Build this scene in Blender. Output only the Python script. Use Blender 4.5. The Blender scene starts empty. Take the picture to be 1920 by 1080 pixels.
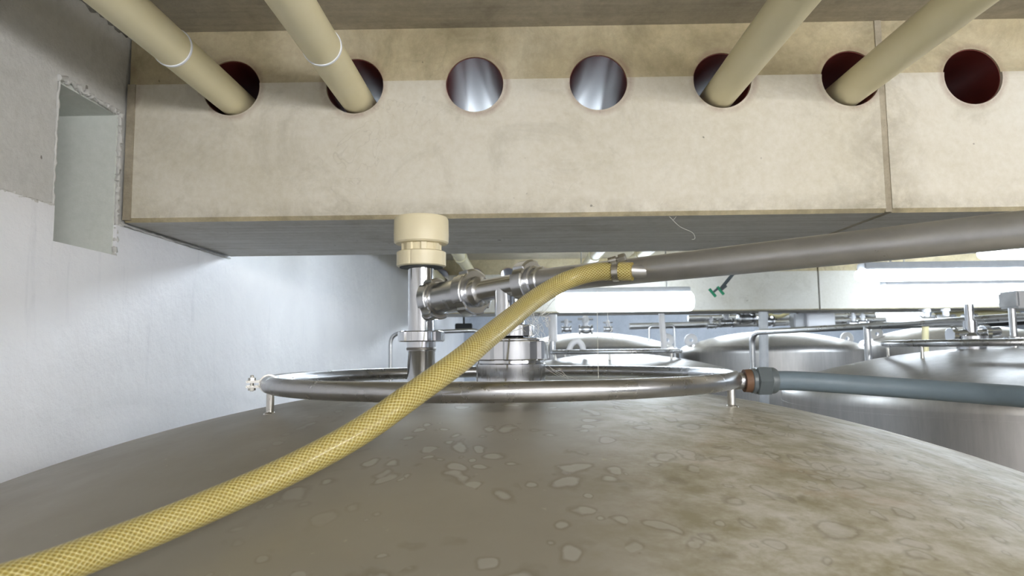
import bpy, bmesh, math, random
from mathutils import Vector, Matrix
sc = bpy.context.scene
C = sc.collection
random.seed(7)
Z0 = 2.5                       # height of the photographer's camera above the cellar floor
# ---------------------------------------------------------------- camera
FPX, YAW, PITCH, ROLL = 1280.0, 0.0125, 0.0895, 0.0107
fw = Vector((-math.sin(YAW)*math.cos(PITCH), math.cos(YAW)*math.cos(PITCH), math.sin(PITCH)))
r0 = Vector((math.cos(YAW), math.sin(YAW), 0)); u0 = r0.cross(fw)
RT = r0*math.cos(ROLL) - u0*math.sin(ROLL); UP = u0*math.cos(ROLL) + r0*math.sin(ROLL)
cd = bpy.data.cameras.new('camera'); cam = bpy.data.objects.new('camera', cd); C.objects.link(cam)
cd.lens = 24; cd.sensor_width = 36; cd.clip_start = 0.02
cd.dof.use_dof = True; cd.dof.focus_distance = 1.15; cd.dof.aperture_fstop = 9.0
cam.matrix_world = Matrix(((RT.x, UP.x, -fw.x, 0), (RT.y, UP.y, -fw.y, 0), (RT.z, UP.z, -fw.z, Z0), (0, 0, 0, 1)))
sc.camera = cam
# ---------------------------------------------------------------- world, exposure, front light
w = bpy.data.worlds.new('world'); sc.world = w; w.use_nodes = True
w.node_tree.nodes['Background'].inputs[0].default_value = (0.9, 0.95, 1, 1)
w.node_tree.nodes['Background'].inputs[1].default_value = 0.0
vs = sc.view_settings; vs.view_transform = 'Standard'; vs.look = 'None'; vs.gamma = 1; vs.use_curve_mapping = False
vs.exposure = 1.2
FRONT_LAMP, NEAR_FILL, BACK_LAMP = 32.0, 13.0, 7.5     # emission strengths of the lamp diffusers; the near one is added fill

def P(x, y, Y):
    """camera-relative point at depth Y seen at photo pixel x, y"""
    v = fw + RT*((x-960)/FPX) - UP*((y-540)/FPX)
    return v*(Y/v.y)

# ================================================================ materials
def srgb(c):
    return tuple((x/255/12.92 if x/255 <= .04045 else ((x/255+.055)/1.055)**2.4) for x in c) + (1,)
class NT:
    def __init__(s, name):
        s.m = bpy.data.materials.new(name); s.m.use_nodes = True
        s.t = s.m.node_tree; s.b = s.t.nodes['Principled BSDF']; s.tc = None
    def n(s, typ, **kw):
        o = s.t.nodes.new(typ)
        for k, v in kw.items():
            if k.startswith('i_'): o.inputs[k[2:].replace('_', ' ')].default_value = v
            else: setattr(o, k, v)
        return o
    def l(s, a, b): s.t.links.new(a, b)
    def coord(s, kind='Object', scale=(1, 1, 1), rot=(0, 0, 0)):
        tc = s.n('ShaderNodeTexCoord'); mp = s.n('ShaderNodeMapping')
        mp.inputs['Scale'].default_value = scale; mp.inputs['Rotation'].default_value = rot
        s.l(tc.outputs[kind], mp.inputs['Vector']); return mp.outputs[0]
    def noise(s, vec, scale, detail=6, rough=.6, dist=0):
        o = s.n('ShaderNodeTexNoise', i_Scale=scale, i_Detail=detail, i_Roughness=rough, i_Distortion=dist)
        s.l(vec, o.inputs['Vector']); return o.outputs['Fac']
    def ramp(s, fac, stops, interp='LINEAR'):
        o = s.n('ShaderNodeValToRGB'); o.color_ramp.interpolation = interp
        e = o.color_ramp.elements
        while len(e) < len(stops): e.new(.5)
        for i, (p, c) in enumerate(stops):
            e[i].position = p; e[i].color = c if len(c) == 4 else tuple(c)+(1,)
        s.l(fac, o.inputs[0]); return o.outputs[0]
    def mix(s, f, a, b, mode='MIX'):
        o = s.n('ShaderNodeMix', data_type='RGBA', blend_type=mode)
        for inp, v in ((o.inputs[0], f), (o.inputs[6], a), (o.inputs[7], b)):
            if isinstance(v, (float, int)): inp.default_value = v
            elif isinstance(v, tuple): inp.default_value = v
            else: s.l(v, inp)
        return o.outputs[2]
    def math(s, op, a, b=0.0, c=None):
        o = s.n('ShaderNodeMath', operation=op)
        for i, v in enumerate((a, b, c)):
            if v is None: continue
            if isinstance(v, (float, int)): o.inputs[i].default_value = v
            else: s.l(v, o.inputs[i])
        return o.outputs[0]
    def bump(s, h, strength=.2, dist=.01):
        o = s.n('ShaderNodeBump', i_Strength=strength, i_Distance=dist); s.l(h, o.inputs['Height']); s.l(o.outputs[0], s.b.inputs['Normal'])
    def base(s, v):
        if isinstance(v, tuple): s.b.inputs['Base Color'].default_value = v
        else: s.l(v, s.b.inputs['Base Color'])
    def rough(s, v):
        if isinstance(v, float): s.b.inputs['Roughness'].default_value = v
        else: s.l(v, s.b.inputs['Roughness'])
    def metal(s, v): s.b.inputs['Metallic'].default_value = v

def concrete(name, lo, mid, hi, smudge, streak=0, bmp=.25, pits=True, cover=.5, face=False):
    t = NT(name); v = t.coord()
    big = t.noise(v, 2.2, 8, .65, .4)
    col = t.ramp(big, [(.3, srgb(lo)), (.52, srgb(mid)), (.72, srgb(hi))])
    fine = t.noise(v, 60, 4, .7)
    col = t.mix(.35, col, t.ramp(fine, [(.3, (.35, .35, .35)), (.7, (.65, .65, .65))]), 'OVERLAY')
    sm = t.ramp(t.noise(v, 5.5, 9, .72, .6), [(cover, (0, 0, 0)), (cover+.2, (1, 1, 1))])
    col = t.mix(t.math('MULTIPLY', sm, .55), col, srgb(smudge))
    if streak:
        sv = t.coord(scale=(.6, 14, 14)); st = t.noise(sv, 3, 8, .7)
        col = t.mix(streak, col, t.ramp(st, [(.3, (.28, .28, .28)), (.7, (.72, .72, .72))]), 'OVERLAY')
    if face:      # grime along the lower edge, beside the joint and in a rim round each sleeve
        xyz = t.n('ShaderNodeSeparateXYZ'); t.l(v, xyz.inputs[0])
        g = t.noise(v, 14, 8, .75, .3)
        def near(val, c, w_):
            dist = t.math('DIVIDE', t.math('ABSOLUTE', t.math('SUBTRACT', val, c)), w_)
            return t.math('MAXIMUM', t.math('SUBTRACT', 1.0, dist), 0.0)
        e1 = near(xyz.outputs[2], .303+2.5, .05); e2 = near(xyz.outputs[0], .845, .10)
        hxx = t.math('MULTIPLY', t.math('SUBTRACT', t.math('FRACT', t.math('ADD', t.math('DIVIDE', t.math('ADD', xyz.outputs[0], .676), .289), .5)), .5), .289)
        hzz = t.math('SUBTRACT', xyz.outputs[2], .621+2.5)
        rad = t.math('SQRT', t.math('ADD', t.math('MULTIPLY', hxx, hxx), t.math('MULTIPLY', hzz, hzz)))
        e3 = near(rad, .072, .012)
        m1 = t.math('MULTIPLY', t.math('ADD', e1, t.math('MULTIPLY', e2, .8)), t.ramp(g, [(.38, (0,)*3), (.62, (1,)*3)]))
        col = t.mix(t.math('MULTIPLY', m1, .55), col, srgb((132, 124, 104)))
        col = t.mix(t.math('MULTIPLY', e3, t.ramp(g, [(.35, (.1,)*3), (.6, (.6,)*3)])), col, srgb((150, 122, 108)))
        sc_ = t.ramp(t.noise(v, 4.2, 3, .5, 2.5), [(.493, (0,)*3), (.5, (1,)*3), (.507, (0,)*3)])
        sk = t.ramp(t.noise(v, 1.9, 2, .5), [(.56, (0,)*3), (.62, (1,)*3)])
        col = t.mix(t.math('MULTIPLY', t.math('MULTIPLY', sc_, sk), .18), col, srgb((120, 110, 92)))
    if pits:
        pt = t.ramp(t.noise(v, 38, 2, .5, 0), [(.76, (0, 0, 0)), (.79, (1, 1, 1))])
        col = t.mix(t.math('MULTIPLY', pt, .7), col, srgb((95, 90, 80)))
    t.base(col); t.rough(.85)
    t.bump(t.noise(v, 90, 6, .7), bmp, .006)
    return t.m
M = {}
M['beam'] = concrete('beam_concrete', (203, 197, 179), (215, 210, 196), (223, 220, 209), (172, 167, 150), cover=.52, face=True)
M['beam_top'] = concrete('beam_upper_concrete', (178, 164, 128), (200, 188, 156), (213, 204, 178), (140, 130, 104), cover=.46, face=True)
M['beam_plain'] = concrete('far_beam_concrete', (206, 202, 190), (216, 213, 204), (224, 222, 215), (180, 176, 165), cover=.54)
M['wall_grey'] = concrete('blue_grey_painted_wall', (156, 162, 172), (168, 174, 184), (180, 185, 194), (140, 147, 158), bmp=.1)
M['beam_under'] = concrete('formed_concrete', (196, 194, 188), (206, 204, 199), (214, 212, 208), (172, 168, 156), streak=.6)
M['ceiling'] = concrete('ceiling_concrete', (162, 155, 138), (176, 168, 150), (190, 182, 164), (132, 124, 108), streak=.3)
M['mortar'] = concrete('mortar_joint', (160, 150, 130), (184, 175, 156), (200, 194, 180), (135, 125, 106), bmp=.8)
M['upper_wall'] = concrete('rough_grey_plaster', (200, 200, 198), (212, 212, 210), (222, 222, 220), (172, 171, 166), bmp=.5, cover=.58)
M['jamb'] = concrete('smooth_grey_plaster', (214, 219, 214), (220, 225, 220), (226, 230, 226), (196, 200, 194), bmp=.15, cover=.62)
M['crumble'] = concrete('crumbled_render', (90, 88, 82), (165, 164, 158), (225, 225, 220), (80, 76, 68), bmp=1.0, cover=.45)
M['floor'] = concrete('floor_concrete', (120, 118, 112), (135, 133, 128), (150, 148, 140), (100, 98, 92))

t = NT('white_gloss_paint'); v = t.coord()
sv = t.coord(scale=(6, 6, .7)); st = t.ramp(t.noise(sv, 3.5, 8, .7), [(.6, (0, 0, 0)), (.78, (1, 1, 1))])
col = t.mix(t.math('MULTIPLY', st, .35), t.ramp(t.noise(v, 3, 6, .6), [(.35, srgb((232, 233, 238))), (.7, srgb((240, 241, 245)))]), srgb((185, 188, 198)))
t.base(col); t.rough(t.ramp(t.noise(v, 9, 5, .6), [(.3, (.32,)*3), (.7, (.5,)*3)]))
o1 = t.noise(v, 16, 8, .65); t.bump(o1, .28, .02); M['white_wall'] = t.m

def metal(name, col, rough, met=1.0, brush=None, bmp=0.0):
    t = NT(name); v = t.coord()
    t.base(t.mix(.25, srgb(col), t.ramp(t.noise(v, 14, 6, .7), [(.3, (.3, .3, .3)), (.7, (.7, .7, .7))]), 'OVERLAY'))
    t.metal(met)
    t.rough(t.ramp(t.noise(v, 25, 6, .6), [(.3, (rough*.75,)*3), (.7, (rough*1.3,)*3)]))
    if bmp: t.bump(t.noise(v, 30, 4, .6), bmp, .003)
    return t.m
M['chrome'] = metal('polished_stainless', (218, 220, 224), .10)
M['steel'] = metal('satin_stainless', (206, 208, 212), .22)
M['ring'] = metal('dull_stainless_tube', (186, 187, 190), .30)
M['pipe'] = metal('grey_stainless_pipe', (176, 176, 176), .34, .8)
M['far_steel'] = metal('background_stainless', (195, 196, 198), .32)
M['bolt'] = metal('bolt_zinc', (205, 203, 198), .28)
M['rust'] = metal('rusty_brass', (104, 76, 56), .6, .2)
M['weld'] = metal('weld_bead', (140, 138, 134), .4, 1, bmp=.6)
M['lamp_house'] = metal('lamp_housing', (190, 192, 196), .5, .1)

# tank dome : dull stainless with dried droplet marks
t = NT('stained_tank_steel'); v = t.coord()
wv = t.n('ShaderNodeTexNoise', i_Scale=9.0, i_Detail=3.0); t.l(v, wv.inputs['Vector'])
wa = t.n('ShaderNodeVectorMath', operation='SCALE'); t.l(wv.outputs['Color'], wa.inputs[0]); wa.inputs['Scale'].default_value = .11
vv = t.n('ShaderNodeVectorMath', operation='ADD'); t.l(v, vv.inputs[0]); t.l(wa.outputs[0], vv.inputs[1])
vo = t.n('ShaderNodeTexVoronoi', i_Scale=17.0, i_Randomness=1.0); t.l(vv.outputs[0], vo.inputs['Vector'])
sep = t.n('ShaderNodeSeparateColor'); t.l(vo.outputs['Color'], sep.inputs[0])
size = t.math('MULTIPLY_ADD', sep.outputs[0], .36, .10)
rat = t.math('DIVIDE', vo.outputs['Distance'], size)
vo2 = t.n('ShaderNodeTexVoronoi', i_Scale=34.0, i_Randomness=1.0); t.l(vv.outputs[0], vo2.inputs['Vector'])
sep2 = t.n('ShaderNodeSeparateColor'); t.l(vo2.outputs['Color'], sep2.inputs[0])
rat2 = t.math('DIVIDE', vo2.outputs['Distance'], t.math('MULTIPLY_ADD', sep2.outputs[0], .5, .12))
rat2 = t.math('ADD', rat2, t.math('MULTIPLY', t.math('LESS_THAN', sep2.outputs[1], .35), 3.0))
rat = t.math('SMOOTH_MIN', rat, rat2, .25)
rat = t.math('ADD', rat, t.math('MULTIPLY_ADD', t.noise(v, 55, 3, .6), .5, -.25))
spot = t.ramp(rat, [(.0, (.85,)*3), (.50, (1,)*3), (.68, (0,)*3)])
rim = t.ramp(rat, [(.56, (0,)*3), (.70, (1,)*3), (.95, (0,)*3)])
keep = t.ramp(t.noise(v, 2.6, 3, .5), [(.22, (0,)*3), (.36, (1,)*3)])
keep2 = 1.0
# marks gather on the middle right of the dome
geo = t.n('ShaderNodeSeparateXYZ'); t.l(v, geo.inputs[0])
xr = t.n('ShaderNodeMapRange', interpolation_type='SMOOTHSTEP'); t.l(geo.outputs[0], xr.inputs[0])
xr.inputs[1].default_value = -.42; xr.inputs[2].default_value = -.15
msk = t.math('MULTIPLY', t.math('MULTIPLY', keep, keep2), xr.outputs[0])
xm = t.n('ShaderNodeMapRange', interpolation_type='SMOOTHSTEP'); t.l(geo.outputs[0], xm.inputs[0])
xm.inputs[1].default_value = .0; xm.inputs[2].default_value = .22
base = t.ramp(t.noise(v, 1.6, 7, .6), [(.35, srgb((138, 132, 120))), (.65, srgb((150, 145, 133)))])
ms = t.coord(scale=(1.0, 1.6, 1), rot=(0, 0, -.35))
mott = t.ramp(t.noise(ms, 15, 11, .74, .15), [(.36, srgb((144, 138, 112))), (.47, srgb((166, 161, 143))), (.56, srgb((186, 183, 172))), (.68, srgb((204, 202, 197)))])
rusty = t.ramp(t.noise(ms, 7, 8, .7, .2), [(.58, (0,)*3), (.66, (1,)*3)])
mott = t.mix(t.math('MULTIPLY', rusty, .3), mott, srgb((166, 142, 118)))
col = t.mix(t.math('MULTIPLY', xm.outputs[0], .85), base, mott)
col = t.mix(t.math('MULTIPLY', t.math('MULTIPLY', rim, msk), .42), col, srgb((108, 101, 84)))
col = t.mix(t.math('MULTIPLY', t.math('MULTIPLY', spot, msk), .5), col, srgb((176, 173, 166)))
fl = t.ramp(t.noise(v, 70, 3, .6), [(.70, (0,)*3), (.76, (1,)*3)])
col = t.mix(t.math('MULTIPLY', fl, .35), col, srgb((185, 178, 155)))
t.base(col); t.metal(.35)
t.rough(t.ramp(t.noise(v, 12, 6, .6), [(.3, (.42,)*3), (.7, (.54,)*3)]))
M['dome'] = t.m
t = NT('brushed_tank_steel'); v = t.coord()
sv = t.coord(scale=(5, 5, .5))
t.base(t.mix(.3, srgb((176, 174, 172)), t.ramp(t.noise(sv, 6, 7, .7), [(.3, (.3,)*3), (.7, (.7,)*3)]), 'OVERLAY'))
t.metal(.85); t.rough(t.ramp(t.noise(v, 6, 6, .6), [(.3, (.36,)*3), (.7, (.46,)*3)])); M['far_dome'] = t.m

def plastic(name, col, rough=.4, spec=.5, var=.2, scale=12, bmp=0.0):
    t = NT(name); v = t.coord()
    t.base(t.mix(var, srgb(col), t.ramp(t.noise(v, scale, 6, .6), [(.3, (.35,)*3), (.7, (.65,)*3)]), 'OVERLAY'))
    t.rough(rough); t.b.inputs['Specular IOR Level'].default_value = spec
    if bmp: t.bump(t.noise(v, 140, 3, .6), bmp, .002)
    return t.m
M['pvc'] = plastic('beige_pvc', (232, 223, 186), .42, .5, .25, 7)
M['tape'] = plastic('pale_joint', (240, 244, 252), .5)
M['ivory'] = plastic('ivory_plastic', (232, 222, 190), .4, .5, .1)
M['ivory_dark'] = plastic('gasket_dark_rubber', (60, 62, 58), .6)  # dark rubber of the vent gasket
M['sleeve'] = plastic('oxide_red_sleeve', (104, 46, 42), .3, .7, .2, 20)
M['blue_hose'] = plastic('blue_grey_rubber', (98, 112, 122), .5, .4, .15, 30, .1)
M['union'] = plastic('dark_grey_fitting', (84, 92, 96), .38, .5, .2, 25)
M['white_plastic'] = plastic('white_plastic', (232, 232, 236), .4)
M['green'] = plastic('green_handle', (50, 150, 110), .4)
M['black'] = plastic('black_rubber', (40, 42, 44), .5)
M['cream_tube'] = plastic('cream_tube', (225, 215, 170), .45)
M['web'] = plastic('cobweb_thread', (225, 225, 220), .7)

# braided hose
t = NT('braided_hose'); tc = t.n('ShaderNodeTexCoord'); sp = t.n('ShaderNodeSeparateXYZ'); t.l(tc.outputs['UV'], sp.inputs[0])
U, V = sp.outputs[0], sp.outputs[1]
N_TH, M_TH = 20.0, 185.0
def thread(sgn):
    ph = t.math('ADD', t.math('MULTIPLY', V, N_TH), t.math('MULTIPLY', U, M_TH*sgn))
    tri = t.math('ABSOLUTE', t.math('SUBTRACT', t.math('FRACT', ph), .5))
    return t.ramp(tri, [(.0, (1,)*3), (.16, (.9,)*3), (.27, (0,)*3)])
a, b = thread(1), thread(-1)
th = t.math('MAXIMUM', a, b)
xx = t.math('MULTIPLY', a, b)
col = t.mix(t.math('MULTIPLY', th, .75), srgb((156, 136, 62)), srgb((200, 188, 126)))
col = t.mix(t.math('MULTIPLY', xx, .5), col, srgb((228, 220, 165)))
t.base(col); t.rough(.36); t.b.inputs['Coat Weight'].default_value = .25; t.b.inputs['Coat Roughness'].default_value = .15
t.b.inputs['Subsurface Weight'].default_value = .25; t.b.inputs['Subsurface Radius'].default_value = (.02, .016, .006); t.b.inputs['Subsurface Scale'].default_value = .5
t.bump(th, .8, .003); M['hose'] = t.m

def emis(name, col, s):
    t = NT(name); t.base(srgb((240, 240, 240))); t.b.inputs['Emission Color'].default_value = col; t.b.inputs['Emission Strength'].default_value = s; return t.m
M['lamp_back'] = emis('lamp_diffuser_far', (.80, .90, 1, 1), BACK_LAMP)
M['fill_rear'] = emis('fill_diffuser_rear', (.80, .90, 1, 1), 26.0)
M['fill_near'] = emis('fill_diffuser_near', (.80, .90, 1, 1), NEAR_FILL)
M['lamp_front'] = emis('lamp_diffuser_front', (1, .985, .965, 1), FRONT_LAMP)

# ================================================================ mesh helpers (camera-relative coordinates)
def link(name, bm, mats, parent=None, smooth=35, at=None):
    me = bpy.data.meshes.new(name)
    origin = Vector(at) + Vector((0, 0, Z0)) if at is not None else Vector((0, 0, 0))
    bmesh.ops.translate(bm, verts=bm.verts, vec=Vector((0, 0, Z0)) - origin)
    bm.to_mesh(me); bm.free()
    for m in (mats if isinstance(mats, list) else [mats]): me.materials.append(m)
    if smooth:
        for p in me.polygons: p.use_smooth = True
        me.set_sharp_from_angle(angle=math.radians(smooth))
    o = bpy.data.objects.new(name, me); C.objects.link(o); o.location = origin
    if parent is not None:
        o.parent = parent
        wp = parent
        off = Vector((0, 0, 0))
        while wp is not None:
            off += wp.location; wp = wp.parent
        o.location = origin - off
    return o
def tag(o, label, cat, group=None, kind=None):
    o['label'] = label; o['category'] = cat
    if group: o['group'] = group
    if kind: o['kind'] = kind
    return o
def thing(name, label, cat, loc, group=None):
    o = bpy.data.objects.new(name, None); C.objects.link(o); o.empty_display_size = .05
    o.location = Vector(loc) + Vector((0, 0, Z0)); return tag(o, label, cat, group)
def struct(o): o['kind'] = 'structure'; return o
def B(): return bmesh.new()
def box(bm, x0, x1, y0, y1, z0, z1, bev=0, mi=0):
    r = bmesh.ops.create_cube(bm, size=1.0)
    vs_ = r['verts']
    bmesh.ops.scale(bm, verts=vs_, vec=(x1-x0, y1-y0, z1-z0)); bmesh.ops.translate(bm, verts=vs_, vec=((x0+x1)/2, (y0+y1)/2, (z0+z1)/2))
    if bev:
        es = list({e for v_ in vs_ for e in v_.link_edges})
        bmesh.ops.bevel(bm, geom=es, offset=bev, segments=2, affect='EDGES')
    return bm
def obox(bm, c, ax, ay, az, sx, sy, sz, bev=0):
    r = bmesh.ops.create_cube(bm, size=1.0); vs_ = r['verts']
    m = Matrix((( ax.x, ay.x, az.x), (ax.y, ay.y, az.y), (ax.z, ay.z, az.z)))
    for v_ in vs_: v_.co = Vector(c) + m @ Vector((v_.co.x*sx, v_.co.y*sy, v_.co.z*sz))
    if bev:
        es = list({e for v_ in vs_ for e in v_.link_edges}); bmesh.ops.bevel(bm, geom=es, offset=bev, segments=2, affect='EDGES')
    return bm
def frame(d):
    d = Vector(d).normalized(); h = Vector((0, 0, 1)) if abs(d.z) < .9 else Vector((1, 0, 0))
    a_ = d.cross(h).normalized(); return d, a_, a_.cross(d).normalized()
def lathe(bm, p0, axis, prof, seg=48, rf=None, caps=True, ph=0.0):
    """prof: list of (t, r); rf(theta, i) multiplies the radius"""
    d, a_, b_ = frame(axis); p0 = Vector(p0); rings = []
    for i, (tt, r) in enumerate(prof):
        ring = []
        for k in range(seg):
            th_ = 2*math.pi*k/seg + ph; rr = r*(rf(th_, i) if rf else 1)
            ring.append(bm.verts.new(p0 + d*tt + (a_*math.cos(th_) + b_*math.sin(th_))*rr))
        rings.append(ring)
    for i in range(len(rings)-1):
        for k in range(seg):
            bm.faces.new((rings[i][k], rings[i][(k+1) % seg], rings[i+1][(k+1) % seg], rings[i+1][k]))
    if caps:
        if prof[0][1] > 1e-6: bm.faces.new(rings[0][::-1])
        if prof[-1][1] > 1e-6: bm.faces.new(rings[-1])
    bmesh.ops.recalc_face_normals(bm, faces=bm.faces)
    return bm
def catmull(pts, n=10):
    pts = [Vector(p) for p in pts]; pts = [pts[0]*2-pts[1]] + pts + [pts[-1]*2-pts[-2]]; out = []
    for i in range(1, len(pts)-2):
        for k in range(n):
            t_ = k/n; a_, b_, c_, d_ = pts[i-1:i+3]
            out.append(.5*((2*b_) + (c_-a_)*t_ + (2*a_-5*b_+4*c_-d_)*t_*t_ + (3*b_-a_-3*c_+d_)*t_**3))
    out.append(pts[-2]); return out
def round_corners(pts, r, n=6):
    pts = [Vector(p) for p in pts]; out = [pts[0]]
    for i in range(1, len(pts)-1):
        a_, b_, c_ = pts[i-1:i+2]; u = (a_-b_).normalized(); v_ = (c_-b_).normalized()
        rr = min(r, (a_-b_).length*.45, (c_-b_).length*.45)
        s, e = b_+u*rr, b_+v_*rr
        for k in range(n+1):
            t_ = k/n; out.append(s*(1-t_)**2 + b_*2*t_*(1-t_) + e*t_*t_)
    out.append(pts[-1]); return out
def tube(bm, pts, r, seg=20, closed=False, caps=True, uv=False):
    pts = [Vector(p) for p in pts]; n = len(pts)
    lay = bm.loops.layers.uv.verify() if uv else None
    tang = []
    for i in range(n):
        if closed: tang.append((pts[(i+1) % n]-pts[i-1]).normalized())
        else: tang.append((pts[min(i+1, n-1)]-pts[max(i-1, 0)]).normalized())
    _, nn, _b = frame(tang[0]); rings = []; L = [0.0]
    for i in range(n):
        nn = (nn - tang[i]*nn.dot(tang[i])).normalized(); bb = tang[i].cross(nn)
        rr = r(i/(n-1)) if callable(r) else r
        rings.append([bm.verts.new(pts[i] + (nn*math.cos(2*math.pi*k/seg) + bb*math.sin(2*math.pi*k/seg))*rr) for k in range(seg)])
        if i: L.append(L[-1] + (pts[i]-pts[i-1]).length)
    m = n if closed else n-1
    for i in range(m):
        for k in range(seg):
            j = (i+1) % n
            f = bm.faces.new((rings[i][k], rings[i][(k+1) % seg], rings[j][(k+1) % seg], rings[j][k]))
            if uv:
                for lp, (u_, v_) in zip(f.loops, ((L[i], k/seg), (L[i], (k+1)/seg), (L[j], (k+1)/seg), (L[j], k/seg))): lp[lay].uv = (u_, v_)
    if caps and not closed: bm.faces.new(rings[0][::-1]); bm.faces.new(rings[-1])
    bmesh.ops.recalc_face_normals(bm, faces=bm.faces)
    return bm
def sphere(bm, c, r, seg=20, sc_=(1, 1, 1)):
    bmesh.ops.create_uvsphere(bm, u_segments=seg, v_segments=seg//2, radius=r, matrix=Matrix.Translation(Vector(c)) @ Matrix.Diagonal(Vector(sc_)).to_4x4()); return bm
def slot(n, depth, half, ph=0.0):
    def f(th_, i):
        x = (th_-ph) % (2*math.pi/n); x = min(x, 2*math.pi/n - x)
        return 1-depth if x < half else 1.0
    return f
def nut_profile(w_, r, c=.004): return [(0, r-c*1.5), (0, r-c), (c*.6, r), (w_-c*.6, r), (w_, r-c), (w_, r-c*1.5)]
def hexf(th_, i):
    x = th_ % (math.pi/3) - math.pi/6; return math.cos(math.pi/6)/math.cos(x)

# ================================================================ room
XW = -0.919; YB = 1.55; ZB = .303; ZC = .76; YE = 2.14; ZG = .631; FL = -Z0
XR, YBACK, YFRONT = 9.0, 11.0, -3.0
bm = B(); box(bm, -1.6, XR, YFRONT, YBACK, FL-.2, FL); struct(link('floor', bm, M['floor']))
bm = B(); box(bm, -1.6, XR, YFRONT, YBACK, ZC, ZC+.2); struct(link('ceiling', bm, M['ceiling']))
bm = B(); box(bm, XR, XR+.2, YFRONT, YBACK, FL, ZC+.2); struct(link('wall_right', bm, M['white_wall']))
bm = B(); box(bm, -1.6, XR, YBACK, YBACK+.2, FL, ZC+.2); struct(link('wall_back', bm, M['wall_grey']))
bm = B(); box(bm, -1.6, XR, YFRONT-.2, YFRONT, FL, ZC+.2); struct(link('wall_front', bm, M['white_wall']))

# left wall : glossy lower part, rough upper part, a deep pocket beside the beam
NY0, NY1, NZ0, NZ1 = 1.318, 1.525, .222, .553
bm = B()
def grid(bm, f, nu, nv):
    vs_ = [[bm.verts.new(f(i/nu, j/nv)) for j in range(nv+1)] for i in range(nu+1)]
    for i in range(nu):
        for j in range(nv): bm.faces.new((vs_[i][j], vs_[i+1][j], vs_[i+1][j+1], vs_[i][j+1]))
ZP = .292
for (y0, y1, z0, z1) in ((YFRONT, NY0, FL, ZP), (NY0, NY1, FL, NZ0), (NY1, YBACK, FL, ZP)):
    box(bm, -1.6, XW, y0, y1, z0, z1)
bmesh.ops.remove_doubles(bm, verts=bm.verts, dist=1e-5)
struct(link('wall_left', bm, M['white_wall'], smooth=0))
def ragged(y, s): return .004*math.sin(y*61+s) + .003*math.sin(y*143+s*2) + .003*math.sin(y*337+s) + .002*math.sin(y*811+s)
bm = B()
# upper plaster stands a few millimetres back from the glossy coat; its outline round the pocket is chipped
XU = XW - .006
def strip(bm, y0, y1, zl, zh, n):
    ys = [y0+(y1-y0)*i/n for i in range(n+1)]
    for i in range(n):
        q = [(XU, ys[i], zl(ys[i])), (XU, ys[i+1], zl(ys[i+1])), (XU, ys[i+1], zh(ys[i+1])), (XU, ys[i], zh(ys[i]))]
        p_ = [(-1.6, a_[1], a_[2]) for a_ in q]
        V1 = [bm.verts.new(a_) for a_ in q]; V2 = [bm.verts.new(a_) for a_ in p_]
        bm.faces.new(V1); bm.faces.new((V1[1], V1[0], V2[0], V2[1])); bm.faces.new((V1[3], V1[2], V2[2], V2[3]))
        if i == 0: bm.faces.new((V1[0], V1[3], V2[3], V2[0]))
        if i == n-1: bm.faces.new((V1[2], V1[1], V2[1], V2[2]))
strip(bm, YFRONT, NY0, lambda y: ZP-.004, lambda y: ZC+.01, 12)
strip(bm, NY0, NY1, lambda y: NZ1 + ragged(y, 1)*.8, lambda y: ZC+.01, 70)
strip(bm, NY1, 1.9, lambda y: ZP-.004, lambda y: ZC+.01, 4)
struct(link('wall_left_upper', bm, M['upper_wall'], smooth=0))
bm = B(); strip(bm, 1.9, YBACK, lambda y: ZP-.004, lambda y: ZC+.01, 12); struct(link('wall_left_far', bm, M['white_wall'], smooth=0))
bm = B(); box(bm, -1.6, -1.25, NY0-.02, NY1+.02, NZ0-.02, NZ1+.02)          # pocket back
box(bm, -1.3, XU-.001, NY1-.004, NY1+.01, NZ0-.01, NZ1+.01)                # far jamb
box(bm, -1.3, XW-.010, NY0-.004, NY1, NZ1-.006, NZ1+.01)
struct(link('wall_left_pocket', bm, M['jamb'], smooth=0))
# ragged white ridge of paint that follows the seam between the two plasters
bm = B()
def ridge(bm, p, q, amp, r, n, seed):
    rnd = random.Random(seed); p = Vector(p); q = Vector(q); d, a_, b_ = frame(q-p)
    pts = []
    for i in range(n+1):
        c = p.lerp(q, i/n) + Vector((0, rnd.uniform(-amp, amp), rnd.uniform(-amp, amp)))
        pts.append(c)
    rr = [r*rnd.uniform(.35, 1.3) for _ in range(n+1)]
    tube(bm, pts, lambda s: rr[int(round(s*n))], 7)
ridge(bm, (XW-.003, .9, ZP), (XW-.003, NY0, ZP), .003, .0035, 80, 1)
ridge(bm, (XW-.003, NY1, ZP), (XW-.003, YB, ZP+.002), .003, .005, 8, 2)
ridge(bm, (XW-.004, NY1+.004, NZ0), (XW-.004, NY1+.004, NZ1), .004, .006, 60, 3)
ridge(bm, (XW-.004, NY0, NZ1+.004), (XW-.004, NY1, NZ1), .005, .006, 40, 4)
ridge(bm, (XW-.004, NY0, NZ0), (XW-.004, NY0, NZ1), .002, .003, 40, 6)
ridge(bm, (XW-.002, YE-.6, ZP+.004), (XW-.002, YE, ZP+.004), .002, .0035, 30, 5)
struct(link('trim_1', bm, M['upper_wall'], smooth=60))
bm = B(); ridge(bm, (XU, .95, ZC-.004), (XU, YB, ZC-.004), .006, .014, 60, 9); struct(link('trim_2', bm, M['crumble'], smooth=0))

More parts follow.
